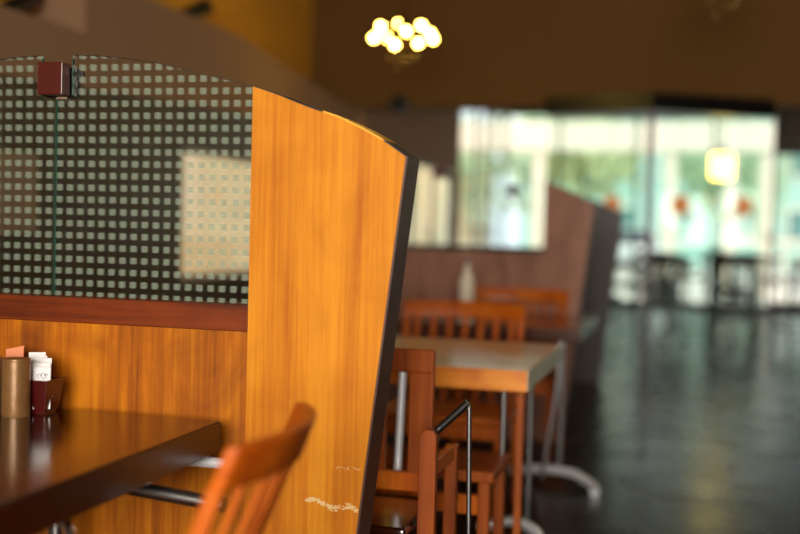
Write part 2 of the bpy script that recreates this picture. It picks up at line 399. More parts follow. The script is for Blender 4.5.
# ------------------------------------------------------------------ booth dividers
ARC = [(-.907,1.361),(-.858,1.394),(-.80,1.424),(-.75,1.447),(-.70,1.463),(-.654,1.479),(-.595,1.502),(-.537,1.5205),(-.46,1.540),(-.383,1.5565),(-.278,1.582),(-.20,1.594),(-.117,1.602),(-.042,1.606)]
ARC = ARC + [(-x, z) for x, z in reversed(ARC)]
def arc_z(x):
    for (xa, za), (xb, zb) in zip(ARC, ARC[1:]):
        if xa <= x <= xb: return za + (zb-za)*(x-xa)/(xb-xa)
    return ARC[0][1]
def arc_pts(x0, x1, n=14):
    return [(x0+(x1-x0)*i/n, arc_z(x0+(x1-x0)*i/n)) for i in range(n+1)]
DOTS = dict(pitch=.02935)
def divider(label, loc, bi, zr, mb, mp_, mr_, mg, detail, group, bl=None):
    """bi: x of the board's inner edge; zr: top of the rail"""
    T = .105
    d = thing('booth_divider', label, 'divider', loc, 0, group)
    def xe(z): return .813 + (z-.504)*(.907-.813)/(1.361-.504)
    for s in ((1, -1) if bl is None else (1,)):
        top = [(s*x, z) for x, z in arc_pts(bi, xe(1.361))]
        out = [(s*bi, 0), (s*xe(0), 0)] + list(reversed(top))
        MB().prism(out, 0, T).build('end_board', mb, d)
        # dark lipping on the end grain
        MB().hexa([(s*xe(0),-.0008,0),(s*(xe(0)+.005),-.0008,0),(s*(xe(0)+.005),T+.001,0),(s*xe(0),T+.001,0)],
                  [(s*xe(1.362),-.0008,1.3625),(s*(xe(1.362)+.005),-.0008,1.3625),(s*(xe(1.362)+.005),T+.001,1.3625),(s*xe(1.362),T+.001,1.3625)]).build('edge_strip', M['edge'], d)
        a = arc_pts(bi, xe(1.361))
        for j, (lo, hi, mm) in enumerate(([bi, .71, M['cap']], [.71, .855, M['maple']], [.855, xe(1.361), M['cap']])) if (detail and s == 1) else enumerate(([bi, xe(1.361), M['cap']],)):  # the 'maple' stretch stands in for a highlight
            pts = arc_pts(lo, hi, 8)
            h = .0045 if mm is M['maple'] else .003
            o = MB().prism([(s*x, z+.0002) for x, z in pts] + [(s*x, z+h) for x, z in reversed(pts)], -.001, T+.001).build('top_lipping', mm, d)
            if mm is M['maple']: tag(o, 'yellow stretch of the top lipping standing in for a highlight')
    MB().box(-(bl or bi), bi, .002, T, 0, zr-.062).build('lower_panel', mp_, d)
    MB().box(-(bl or bi)+.0005, bi-.0005, -.001, T, zr-.061, zr).build('rail', mr_, d, .0015)
    gy = .042
    for s in (1, -1):
        t = arc_pts(.043, bi+.0, 20)
        out = [(.003, zr+.0005), (bi-.001, zr+.0005)] + [(min(x, bi-.001), z) for x, z in reversed(t)] + [(.043, 1.500), (.003, 1.500)]
        pn = MB().prism([(s*x, z) for x, z in out], gy, gy+.008).build('glass_pane', mg, d)
        if detail:
            t2 = arc_pts(.043, bi-.001, 20)
            MB().prism([(s*x, z) for x, z in t2] + [(s*x, z+.0016) for x, z in reversed(t2)], gy, gy+.008).build('top_edge', M['cap'], pn)
            MB().box(*sorted((s*.0015, s*.003)), gy, gy+.008, zr+.001, 1.499).build('side_edge', M['pane_edge'], pn)
            MB().box(*sorted((s*.0415, s*.043)), gy, gy+.008, 1.505, 1.599).build('notch_edge', M['pane_edge'], pn)
    b = MB().box(-.031, .038, .003, gy-.001, 1.505, 1.584).build('clip_block', M['block'], d, .002)
    if detail: tag(b, 'dark red wooden block joining the panes')
    cb = MB(); cb.box(-.04, .048, gy+.009, gy+.03, 1.505, 1.577); cb.box(.046, .064, gy+.009, gy+.022, 1.513, 1.530); cb.box(.046, .064, gy+.009, gy+.022, 1.553, 1.568)
    cb.build('clip_plate', M['black'], d, .001)
    if detail:
        MB().box(.006, .036, gy-.012, gy-.002, 1.497, 1.5025).build('clip_foot', M['chrome'], d)
    return d
dots = (.0294, .0152, .0975, 1.340)
M['dotted'] = clear_glass('etched_glass', (.95,.965,.95), dots)
DV = 'booth dividers along the aisle'
divider('nearest honey coloured divider with etched dotted glass and curved top, beside the mahogany table', (-1.5435, 2.4, 0), .5375, 1.013,
        M['board'], M['panel'], M['rail'], M['dotted'], True, DV)
divider('blurred brown divider with curved top behind the second and third tables', (-1.487, 6.37, 0), .63, 1.08,
        M['dimmed_divider'], M['dimmed_divider'], M['dimmed_divider'], M['glass'], False, DV, .95)
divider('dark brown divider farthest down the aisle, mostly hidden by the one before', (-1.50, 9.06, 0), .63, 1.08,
        M['dark_wood'], M['dark_wood'], M['dark_wood'], M['glass'], False, DV, .95)  # silhouette darkness put into the wood colour
# row of white scuffs on the near board, stains with a shape of their own
sc = MB()
for k in range(120):
    t = random.random(); x = .69+.127*t; z = .570-.012*t+.005*math.sin(t*9)+random.gauss(0,.0032); r = random.uniform(.0008,.0030)
    sc.box(x-r*1.4, x+r*1.4, -random.uniform(.0006,.0014), -.0001, z-r*.6, z+r*.6)
for k in range(26):
    x = random.uniform(.762,.822); z = .652+random.gauss(0,.003); r = random.uniform(.0006,.0018)
    sc.box(x-r, x+r, -.0007, -.0001, z-r*.6, z+r*.6)
div0 = [o for o in C.objects if o.name == 'booth_divider'][0]
so = sc.build('scuff_marks', mat('scuff_cream', (226,196,140), .7), div0); tag(so, 'cream scuff marks near the foot of the end board', kind='stuff')

# ------------------------------------------------------------------ tables
def table(label, x0, x1, y0, y1, mt, me, style, th=.07, group=None):
    cx, cy = (x0+x1)/2, (y0+y1)/2
    hx, hy = (x1-x0)/2, (y1-y0)/2
    t = thing('dining_table', label, 'table', (cx, cy, 0), 0, group)
    e = .0
    MB().box(-hx, hx, -hy, hy, .75-th, .749).build('edge_band', me, t, .003)
    MB().box(-hx+.004, hx-.004, -hy+.004, hy-.004, .7491, .7515).build('table_top', mt, t, .0008)
    if style != 'steel':
        tag(MB().box(hx+.0002, hx+.003, -hy+.002, hy-.002, .75-th+.004, .748).build('end_strip', mt, t), 'pale end strip')  # thin pale strip over the end face
    if style == 'steel':
        for yy, z0_, z1_, y1_, xa_, xe_, rr, mm in ((.415, .667, .662, .417, hx-.34, hx+.115, .0125, M['bright_steel']), (.185, .668, .632, .19, hx-.3, hx+.13, .0155, M['steel'])):
            MB().tube([(xa_, yy, z0_), (xe_, y1_, z1_)], rr).build('side_tube', mm, t)
        for yy in (.36, -.36):
            for sx in (1, -1):
                MB().tube([(sx*(hx-.36), yy, .0), (sx*(hx-.36), yy, .679)], .02).build('leg', M['steel'], t)
        p = rounded([(hx-.3, -.10, .668), (hx-.02+.02, -.14, .668), (hx+.02-.05, -.18, .55), (hx-.09, -.2, .30), (hx-.3,-.2,.28)], .07)
        MB().tube(p, .010).build('under_brace', M['chrome'], t)
    else:
        for sx in (1, -1):
            MB().tube([(sx*(hx-.095), -hy+.13, .01), (sx*(hx-.095), -hy+.13, .679)], .0105).build('leg', M['steel'], t)
            MB().box(*sorted((sx*(hx-.05), sx*(hx-.026))), -hy+.12, -hy+.144, 0.001, .679).build('leg', M['chair_red'], t, .002)
            MB().tube([(sx*(hx-.095), hy-.13, .01), (sx*(hx-.095), hy-.13, .679)], .0105).build('leg', M['steel'], t)
            ft = rounded([(sx*(hx-.26), -hy+.60, .06), (sx*(hx-.12), -hy+.63, .10), (sx*(hx-.02), -hy+.58, .07), (sx*(hx-.0), -hy+.5, .02)], .06)
            MB().tube(ft, .019).build('foot', M['bright_steel'], t)
    return t
TG = 'rectangular dining tables'
table('nearest table with a glossy dark mahogany top, against the etched glass divider', -2.30, -1.038, 1.42, 2.335, M['mahogany'], M['mahogany_edge'], 'steel', group=TG)
table('table with a pale shiny top and orange wood edge behind the near divider', -1.50, -.522, 3.575, 4.48, M['tabletop'], M['bamboo'], 'legs', group=TG)
t3 = thing('dining_table', 'brown topped pedestal table in front of the blurred brown divider', 'table', (-1.02, 5.72, 0), 0, TG)
MB().box(-.50, .50, -.48, .46, .69, .75).build('table_top', M['brown_top'], t3, .003)
for sx in (1, -1):
    MB().tube([(sx*.415, -.42, .05), (sx*.415, -.42, .689)], .011).build('leg', M['steel'], t3)
    MB().tube([(sx*.34, -.5, .04), (sx*.40, -.5, .45), (sx*.41, -.47, .689)], .011).build('leg', M['steel'], t3)
    MB().tube(rounded([(sx*.18, -.40, .045), (sx*.36, -.43, .075), (sx*.50, -.47, .07), (sx*.60, -.56, .03), (sx*.60,-.62,.02)], .08), .022).build('foot', M['bright_steel'], t3)

# ------------------------------------------------------------------ things on the near table
def canister(label, x, y, h, r):
    c = thing('wooden_canister', label, 'canister', (x, y, .7515), 0, 'canisters on the near table')
    MB().lathe([(r*.97,0),(r,.003),(r,h-.004),(r*.985,h),(r*.86,h),(r*.86,h-.05),(0.001,h-.05)], n=40).build('body', M['canister'], c)
    MB().lathe([(r*1.004,h-.0052),(r*1.012,h-.0045),(r*1.012,h-.001),(r*1.0,h+.0004)], n=40).build('rim', M['canister'], c)
    return c
canister('bronze brown wooden canister standing in front of the sachet box', -1.490, 2.21, .131, .0315)
canister('bronze brown canister cut off by the photo at its left edge', -1.566, 2.215, .128, .0315)
bx, by, bz, ba = -1.484, 2.275, .7515, R(2)
box = thing('sachet_box', 'small dark red flared wooden box filled with sugar sachets', 'box', (bx, by, bz), ba)
def ring(hx, hy, z): return [(-hx,-hy,z),(hx,-hy,z),(hx,hy,z),(-hx,hy,z)]
b = MB(); a0, b0 = .044, .030; a1, b1 = .054, .040; hh = .079
o0, o1 = ring(a0,b0,.006), ring(a1,b1,hh); i1, i0 = ring(a1-.005,b1-.005,hh), ring(a0-.004,b0-.004,.011)
vs = o0+o1+i1+i0
fs = [(0,3,2,1)] + [(k, (k+1)%4, (k+1)%4+4, k+4) for k in range(4)] + [(k+4, (k+1)%4+4, (k+1)%4+8, k+8) for k in range(4)] + [(k+8, (k+1)%4+8, (k+1)%4+12, k+12) for k in range(4)] + [(12,13,14,15)]
b.add(vs, fs); b.build('body', M['dish'], box, .0012)
MB().box(-.040,.040,-.027,.027,0,.006).build('base', M['dish'], box)
MB().box(.0485,.0505,-.006,.006,.038,.043).build('badge', M['edge'], box)
Rb = Matrix.Translation((bx,by,bz)) @ Matrix.Rotation(ba, 4, 'Z')
places = [(.031,-.022,.104,3,28),(.024,-.012,.112,5,22),(.014,-.004,.109,4,30),(.016,.006,.121,6,20),(.002,.010,.125,8,26),(-.008,.018,.132,9,22)]
for k, (dx, dy, top, tilt, yaw) in enumerate(places):
    peach = False
    s = thing('sugar_sachet', '', 'sachet', Rb @ Vector((dx, dy, .011)), ba + R(yaw), 'sugar sachets in the dark red box')
    s['label'] = ['white printed sugar sachet at the right front of the box', 'white sugar sachet second from the right front of the box', 'white sugar sachet third from the right front of the box',
                  'white sugar sachet in the middle rear of the box', 'white sugar sachet behind the middle ones in the box', 'tallest white sugar sachet at the back left of the box'][k]
    s.rotation_euler = (R(-tilt*.6), 0, s.rotation_euler.z)
    hw, z1 = .0190, top-.011
    MB().hexa([(-hw,-.0012,0),(hw,-.0012,0),(hw,.0012,0),(-hw,.0012,0)], [(-hw,-.0005,z1),(hw,-.0005,z1),(hw,.0005,z1),(-hw,.0005,z1)]).build('body', M['paper'], s)
    MB().box(-hw,hw,-.0007,.0007,z1,z1+.004).build('crimp', M['paper'], s)
    if k == 0:
        pk = MB(); zc = z1-.016
        ys = .0016
        for sg in (1, -1):
            for j, (cx_, rr) in enumerate(((-.006,.0035),(.003,.005),(.009,.003))):
                pts = [(cx_+rr*math.cos(a*PI/5), sg*ys, zc+rr*1.3*math.sin(a*PI/5)) for a in range(9)]
                pk.tube(pts, .0006, 6)
        pk.build('print', M['ink'], s)
pe = thing('sugar_sachet', 'peach coloured sachet leaning up behind the bronze canister', 'sachet', (-1.573, 2.318, .7515), R(8), 'sachets beside the canister')
MB().prism([(-.022,0),(.022,0),(.022,.143),(-.022,.133)], 0, .004).build('body', M['peach'], pe)
pe.rotation_euler = (R(-4), 0, R(8))
MB().prism([(-.022,.1332),(.022,.1432),(.022,.146),(-.022,.136)], .0015, .0025).build('crimp', M['peach'], pe)

# ------------------------------------------------------------------ dining chairs
def dining_chair(label, w_, loc, rz, group, mats, lean=.36, slats=6, name='dining_chair'):
    wood_m, rail_m, seat_m = mats
    c = thing(name, label, 'chair', loc, rz, group)
    hw = w_/2
    def yb(z): return .19 + max(0, z-.45)*lean
    def bow(x): return .058*(1-(x/hw)**2)
    # crest rail, bowed backwards
    n = 16; xs_ = [-hw + 2*hw*i/n for i in range(n+1)]
    inn = [(x, yb(.85)+bow(x)-.013) for x in xs_]; outr = [(x, yb(.85)+bow(x)+.013) for x in xs_]
    cr = MB(); vs = []
    for i, x in enumerate(xs_):
        lift = -.004*(x/hw)**2
        for (yy, zz) in ((yb(.808)+bow(x)-.012, .808), (yb(.808)+bow(x)+.012, .808), (yb(.882)+bow(x)+.012, .880+lift), (yb(.882)+bow(x)-.010, .880+lift)):
            vs.append((x, yy, zz))
    fs = [(i*4+k, i*4+(k+1)%4, (i+1)*4+(k+1)%4, (i+1)*4+k) for i in range(n) for k in range(4)] + [(3,2,1,0), (n*4, n*4+1, n*4+2, n*4+3)]
    cr.add(vs, fs, True); cr.build('crest_rail', rail_m, c, .005, 3)
    for k in range(slats):
        x = -hw+.062 + (w_-.124)*k/(slats-1); b0_ = .012; s_ = MB()
        st = [(x, yb(.47)+bow(x)*.35, .44), (x, yb(.64)+bow(x)*.7, .63), (x, yb(.81)+bow(x), .812)]
        lo = []
        for (px, py, pz) in st: lo.append([(px-.011,py-.006,pz),(px+.011,py-.006,pz),(px+.011,py+.006,pz),(px-.011,py+.006,pz)])
        vs = [p for r_ in lo for p in r_]
        fs = [(i*4+q, i*4+(q+1)%4, (i+1)*4+(q+1)%4, (i+1)*4+q) for i in range(2) for q in range(4)] + [(3,2,1,0),(8,9,10,11)]
        s_.add(vs, fs); s_.build('slat', wood_m, c, .0025)
    for s in (1, -1):
        lv = [((.205,0)),]
        p = MB(); vs = []
        for (yy, zz) in ((.27, 0), (.205, .22), (yb(.45), .45), (yb(.64), .64), (yb(.812), .812)):
            xx = s*(hw-.018)
            vs += [(xx-.014, yy-.014, zz), (xx+.014, yy-.014, zz), (xx+.014, yy+.014, zz), (xx-.014, yy+.014, zz)]
        fs = [(i*4+q, i*4+(q+1)%4, (i+1)*4+(q+1)%4, (i+1)*4+q) for i in range(4) for q in range(4)] + [(3,2,1,0),(16,17,18,19)]
        p.add(vs, fs); p.build('rear_leg', wood_m, c, .004)
        q = MB().hexa([(s*(hw-.035)-.013,-.21,0),(s*(hw-.035)+.013,-.21,0),(s*(hw-.035)+.013,-.184,0),(s*(hw-.035)-.013,-.184,0)],
                      [(s*(hw-.03)-.018,-.215,.415),(s*(hw-.03)+.018,-.215,.415),(s*(hw-.03)+.018,-.179,.415),(s*(hw-.03)-.018,-.179,.415)])
        q.build('front_leg', wood_m, c, .003)
        MB().box(*sorted((s*(hw-.046), s*(hw-.028))), -.18, .19, .20, .225).build('stretcher', wood_m, c, .002)
    MB().box(-hw+.05, hw-.05, -.20, -.185, .355, .41).build('apron', wood_m, c)
    st = MB().box(-hw+.0, hw-.0, -.23, .172, .418, .45); st.build('seat', seat_m, c, .010, 3)
    return c
CH = 'slatted wooden dining chairs'
dining_chair('near slatted chair with curved crest rail at the end of the mahogany table', .44, (-1.016, 1.668, 0), R(-83), CH, (M['chair'], M['chair_rail'], M['chair']))
dining_chair('blurred orange slatted chair facing the camera across the pale topped table', .555, (-1.0, 4.60, 0), R(1), CH, (M['chair'], M['chair'], M['chair']), .25, 7)
dining_chair('blurred orange chair tucked between the brown table and the brown divider', .56, (-.97, 5.97, 0), R(0), CH, (M['chair'], M['chair'], M['chair']), .2, 7)

# high chair parked behind the near divider
hc = thing('high_chair', 'orange wooden child high chair with slotted back parked behind the near divider', 'high chair', (-.845, 2.95, 0), 0)
def L_(x, y, z): return (x+.845, y-2.95, z)
MB().box(-.185, .147, .045, .072, .80, .866).build('head_rail', M['chair_red'], hc, .006)
for x0_, x1_ in ((.078,.147),(-.02,.012),(-.185,-.116)):
    MB().box(x0_, x1_, .047, .070, .515, .801).build('back_slat', M['chair_red'], hc, .003)
MB().box(-.185, .135, .045, .072, .465, .518).build('lower_rail', M['chair'], hc, .004)
MB().box(-.17, .165, -.30, .05, .43, .455).build('seat', M['mahogany'], hc, .010, 3)
for x_ in (.173, -.225):
    p = []
    for k in range(9):
        a = PI*k/8; p.append((x_+.0225+.0225*math.cos(a), .668+.022*math.sin(a)))
    MB().prism([(x_, 0), (x_+.045, 0)] + p, -.21, -.18).build('front_leg', M['chair_red'], hc, .003)
    MB().box(x_+.005, x_+.04, .074, .104, 0, .60).build('rear_leg', M['chair_red'], hc, .003)
    MB().box(x_+.012, x_+.034, -.179, .073, .56, .60).build('armrest', M['chair'], hc, .003)
MB().box(-.17, .165, -.215, -.19, .24, .30).build('footrest', M['chair'], hc, .003)
MB().tube(rounded([(.200,-.172,.672), (.212,-.16,.685), (.287,-.155,.758)], .01), .0105).build('folding_bar', M['black'], hc)
MB().tube([(.290,-.155,.75), (.308,-.155,.0)], .0065).build('folding_bar', M['steel'], hc)
MB().tube([(.2,-.179,.655),(.2,-.150,.655)], .014).build('pivot', M['black'], hc)
MB().tube([(.036,.10,.50),(.045,.10,.83)], .012).build('back_tube', M['bright_steel'], hc)

# low bench under the pale-topped table
bn = thing('wooden_bench', 'low brown wooden bench standing under the near side of the pale topped table', 'bench', (-.90, 3.56, 0))
MB().box(-.32, .31, -.17, .17, .415, .45).build('seat', M['chair_red'], bn, .006)
for sx in (1, -1):
    for sy in (1, -1):
        MB().box(*sorted((sx*.26, sx*.295)), *sorted((sy*.12, sy*.155)), 0, .414).build('leg', M['chair_red'], bn, .003)
    MB().box(*sorted((sx*.265, sx*.29)), -.119, .119, .15, .18).build('stretcher', M['chair_red'], bn)
MB().box(-.259, .259, -.155, -.125, .31, .37).build('apron', M['chair'], bn, .002)

# white bottle on the brown table
bt = thing('water_bottle', 'pale bottle standing on the brown table before the blurred divider', 'bottle', (-1.20, 5.88, .7505))
MB().lathe([(.036,0),(.040,.01),(.040,.17),(.034,.20),(.016,.235),(.014,.27)], n=24).build('body', M['white'], bt)
MB().lathe([(.017,.2705),(.017,.295),(.001,.296)], n=20).build('cap', M['steel'], bt)

# ------------------------------------------------------------------ left-wall fittings
def spot(label, x, y, z, rz):
    s = thing('spotlight', label, 'spotlight', (x, y, z), rz, 'dark spotlights on top of the taupe wall')
    MB().box(-.05,.05,-.10,.10,0,.02).build('base', M['black'], s, .003)
    MB().tube([(0,0,.02),(0,0,.07)], .012).build('stem', M['black'], s)
    Rm = Matrix.Translation((0,0,.11)) @ Matrix.Rotation(R(25), 4, 'X')
    pts = [Rm @ Vector((0,-.16,0)), Rm @ Vector((0,.16,0))]
    MB().tube(pts, .045, 20, True, .058).build('lamp_head', M['black'], s)
spot('dark unlit spotlight on the lower step of the taupe wall', -3.42, 5.05, 2.2005, R(10))
spot('dark unlit spotlight on the curved step of the taupe wall', -3.42, 7.05, 2.537, R(-20))
dl = thing('ceiling_sensor', 'small dark round sensor on the lower edge of the bulkhead', 'sensor', (-2.75, 10.099, 2.37))
MB().tube([(0,0,0),(0,-.05,0)], .085, 24).build('housing', M['black'], dl); MB().ball((0,-.06,0), .05).build('lens', M['black'], dl)
fp = thing('framed_print', 'pale framed print on the dark wainscot seen through the left pane', 'print', (XL+.036, 4.58, 1.13))
MB().box(0,.02,-.30,.24,0,.39).build('frame', M['print'], fp)
MB().box(.0205,.022,-.27,.21,.03,.36).build('picture', M['print'], fp)
# plant on the window sill
pl = thing('potted_plant', 'dark leafy potted plant standing by the bright side window', 'plant', (XL+.12, 6.50, .0))
MB().lathe([(.06,0),(.085,.16),(.09,.165),(.08,.165),(.078,.14),(.001,.14)], n=24).build('pot', M['dark_wood'], pl)
for k in range(13):
    a = 2*PI*k/13; hgt = random.uniform(.34,.56); sp_ = random.uniform(.02,.055)
    lf = MB(); vs = []
    for i in range(6):
        t = i/5; wd = .016*math.sin(PI*min(.98,t*.85+.12)); r_ = .02+sp_*t*t*2.2
        cx_, cy_ = r_*math.cos(a), r_*math.sin(a); tx, ty = -math.sin(a)*wd, math.cos(a)*wd
        vs += [(cx_-tx, cy_-ty, .13+hgt*t), (cx_+tx, cy_+ty, .13+hgt*t), (cx_*1.05, cy_*1.05, .13+hgt*t+.001)]
    fs = [(i*3, i*3+1, i*3+4, i*3+3) for i in range(5)] + [(i*3, i*3+3, i*3+5, i*3+2) for i in range(5)] + [(i*3+1, i*3+2, i*3+5, i*3+4) for i in range(5)]
    lf.add(vs, fs, True); lf.build('leaf', M['leafd'], pl)

# ------------------------------------------------------------------ chandeliers
def chandelier(label, x, y, z, lit):
    c = thing('chandelier', label, 'chandelier', (x, y, z), R(15), 'globe chandeliers')
    MB().tube([(0,0,.12),(0,0,H-z)], .008).build('rod', M['brass'], c)
    MB().lathe([(.001,-.14),(.02,-.13),(.035,-.08),(.02,-.03),(.05,0),(.06,.04),(.03,.1),(.01,.13)], n=20).build('body', M['brass'], c)
    pos = [(-23,-9,8),(-29,6,-10),(-5,-13,14),(-8,13,-14),(3,1,-22),(18,-12,12),(15,11,-16),(30,3,4),(-17,0,20),(27,-5,16)]
    for (ax, az, ay) in pos:
        px, py, dz = ax*.0074, ay*.008, -az*.0074
        MB().tube([(px*.12,py*.12,0),(px*.6,py*.6,-.05),(px,py,dz-.03)], .005, 8).build('arm', M['brass'], c)
        MB().ball((px,py,dz), .022, 20, 12).build('globe', M['bulb'] if lit else M['crystal'], c)
    for (cx_, cy_, cz_) in ((.0,0,-.18),(.09,.03,-.16),(-.09,.02,-.16),(.03,-.08,-.21),(-.04,.06,-.24)):
        MB().ball((cx_,cy_,cz_), .022, 8, 4, 1.4).build('crystal_drop', M['crystal'], c)
chandelier('lit chandelier of glowing globe bulbs hanging before the brown bulkhead', -2.165, 8.0, 2.64, True)
chandelier('unlit amber chandelier cut off by the top right edge of the photo', .12, 8.0, 2.98, False)
# warm lantern far down the room
ln = thing('pendant_lantern', 'glowing yellow shaded pendant lantern hanging far down the room', 'lantern', (.225, 13.0, 1.86))
MB().lathe([(.11,0),(.122,.02),(.122,.25),(.10,.27)], n=28).build('shade', M['shade'], ln)
MB().lathe([(.10,.2705),(.03,.31),(.02,.37)], n=20).build('cap', M['brass'], ln)
MB().tube([(0,0,.37),(0,0,H-1.86)], .006, 8).build('cord', M['black'], ln)

# ------------------------------------------------------------------ glazed vestibule with black header
vs_ = thing('glazed_vestibule', 'glazed entrance enclosure with a black header and a dark corner post', 'vestibule', (-.41, 9.42, 0))
cn, lf_, rt_ = Vector((0,0)), Vector((-.93,.34)), Vector((1.00,.60))
bk = lf_+rt_
def off(a, b, d):
    n = (b-a).normalized(); return Vector((-n.y, n.x))*d
out = [tuple(cn), tuple(rt_), (1.00,.69), (-.93,.69), tuple(lf_)]
MB().prism(out, 2.235, 2.385, 'z').build('header', M['black'], vs_)
MB().box(-.026,.026,.02,.072,0,2.234).build('corner_post', M['black'], vs_, .004)
for (a, b) in ((cn, lf_), (cn, rt_)):
    d = (b-a); p0, p1 = a+d*.08, a+d*.97; nn = Vector((-d.y, d.x)).normalized()*.004
    if nn.y < 0: nn = -nn
    sh = Vector((0,.05))
    q = [p0+sh, p1+sh, p1+sh+nn*2, p0+sh+nn*2]
    MB().prism([tuple(v) for v in q], .01, 2.234, 'z').build('glass_pane', M['green_glass'], vs_)

# small orange lanterns in front of the glass
for k, (x, y, z) in enumerate(((-.25, 15.0, 1.48), (.56, 15.5, 1.49), (-1.13, 15.0, 1.46))):
    o = thing('orange_lantern', ['orange hanging lantern just right of the dark corner post', 'orange hanging lantern below and right of the yellow lantern', 'orange hanging lantern over the farthest divider'][k], 'lantern', (x, y, z), 0, 'small orange lanterns')
    MB().lathe([(.05,0),(.10,.05),(.12,.13),(.10,.21),(.05,.26)], n=20).build('shade', M['orange'], o)
    MB().tube([(0,0,.26),(0,0,H-z)], .004, 6).build('cord', M['black'], o)

# ------------------------------------------------------------------ far dining area
def far_table(label, x, y, top=None):
    t = thing('cafe_table', label, 'table', (x, y, 0), 0, 'cafe tables at the far windows')
    MB().box(-.4,.4,-.4,.4,.72,.75).build('table_top', top or M['brown_top'], t, .004)
    MB().tube([(0,0,.03),(0,0,.719)], .035).build('column', M['chrome'], t)
    MB().lathe([(.26,0),(.26,.012),(.04,.03)], n=28).build('base', M['chrome'], t)
    return t
far = dining_chair('dark high backed chair at the far tables', .46, (-.30, 12.2, 0), R(180), 'dark chairs at the far windows', (M['dark_wood'],)*3, .16, 6, 'cafe_chair')
def fch(x, y, rz, lab): dup(far, (x, y, 0), R(rz), lab, 'dark chairs at the far windows', (1,1,1.12))
far.scale = (1,1,1.12)
far['label'] = 'dark chair with its back to the camera nearest the corner post'
fch(-.42, 14.05, 0, 'dark chair facing the camera beyond the corner post')
fch(-1.12, 12.9, 75, 'dark chair at the left side of the far table by the post')
fch(.38, 12.25, 172, 'dark chair with its back to the camera below the yellow lantern')
fch(.45, 13.75, 95, 'dark chair turned sideways beneath the yellow lantern')
fch(1.08, 12.7, 200, 'dark chair with its back to the camera at the right of the far tables')
fch(.62, 15.7, -10, 'dark chair facing the camera at the right beyond the far tables')
fch(-.62, 16.2, 180, 'dark chair standing alone close to the shop front glass')
fch(.35, 16.6, 160, 'dark chair near the glass in line with the white post')
far_table('cafe table nearest the dark corner post of the vestibule', -.30, 13.05)
far_table('cafe table standing to the right of the yellow lantern', 1.40, 14.6)
far_table('cafe table close to the shop front glass', -.35, 16.9)
# place settings that catch the light
for k, (x, y) in enumerate(((-.55, 12.95), (-.18, 13.1), (-.40, 13.28))):
    n = thing('folded_napkin', ['white folded napkin on the left of the far table by the post', 'white folded napkin on the right of the far table by the post', 'white folded napkin on the far side of the table by the post'][k], 'napkin', (x, y, .7505), R(k*40), 'folded napkins on the cafe table')
    MB().hexa([(-.05,-.05,0),(.05,-.05,0),(.05,.05,0),(-.05,.05,0)], [(-.004,-.004,.17),(.004,-.004,.17),(.004,.004,.17),(-.004,.004,.17)]).build('cloth', M['shirt'], n)
# chair at the right edge of the photo
dining_chair('dark chair just cut off by the right edge of the photo', .44, (.86, 6.25, 0), R(-95), None, (M['dark_wood'],)*3, .18, 6, 'cafe_chair')

# ------------------------------------------------------------------ seated person in white
pp = thing('person', 'person in a white shirt seated on a chair outside the far glass', 'person', (1.33, 22.45, -.02), R(-4))
def skin_body(name, verts, edges, radii, m, parent, sub=2):
    me = bpy.data.meshes.new(name); me.from_pydata(verts, edges, []); me.materials.append(m)
    o = bpy.data.objects.new(name, me); C.objects.link(o); o.parent = parent
    me.skin_vertices.new() if hasattr(me.skin_vertices, 'new') and not me.skin_vertices else None
    if not me.skin_vertices:
        return o
    for i, r_ in enumerate(radii):
        me.skin_vertices[0].data[i].radius = r_ if isinstance(r_, tuple) else (r_, r_)
    me.skin_vertices[0].data[0].use_root = True
    k = o.modifiers.new('skin', 'SKIN'); k.use_smooth_shade = True
    s = o.modifiers.new('sub', 'SUBSURF'); s.levels = sub; s.render_levels = sub
    return o
# faces -y (towards the camera side), seat height .47
V_ = [(0,.05,.52),(0,.04,.68),(0,.02,.85),(0,0,.98),(0,-.01,1.05),(0,-.02,1.11),       # pelvis..neck 0-5
      (.16,.0,.97),(.20,-.10,.80),(.14,-.28,.78),(.11,-.36,.79),                        # right arm 6-9
      (-.16,.0,.97),(-.20,-.10,.80),(-.14,-.28,.78),(-.11,-.36,.79),                    # left arm 10-13
      (.09,0,.50),(.11,-.40,.50),(.11,-.42,.08),(.11,-.52,.04),                          # right leg 14-17
      (-.09,0,.50),(-.11,-.40,.50),(-.11,-.42,.08),(-.11,-.52,.04)]
E_ = [(0,1),(1,2),(2,3),(3,4),(4,5),(3,6),(6,7),(7,8),(8,9),(3,10),(10,11),(11,12),(12,13),(0,14),(14,15),(15,16),(16,17),(0,18),(18,19),(19,20),(20,21)]
RD = [(.15,.11),(.14,.10),(.15,.11),(.14,.09),(.06,.06),(.048,.048),(.062,.062),(.046,.046),(.034,.034),(.026,.026),(.062,.062),(.046,.046),(.034,.034),(.026,.026),
      (.085,.085),(.065,.065),(.045,.045),(.035,.03),(.085,.085),(.065,.065),(.045,.045),(.035,.03)]
body = skin_body('body', V_, E_, RD, M['skin'], pp)
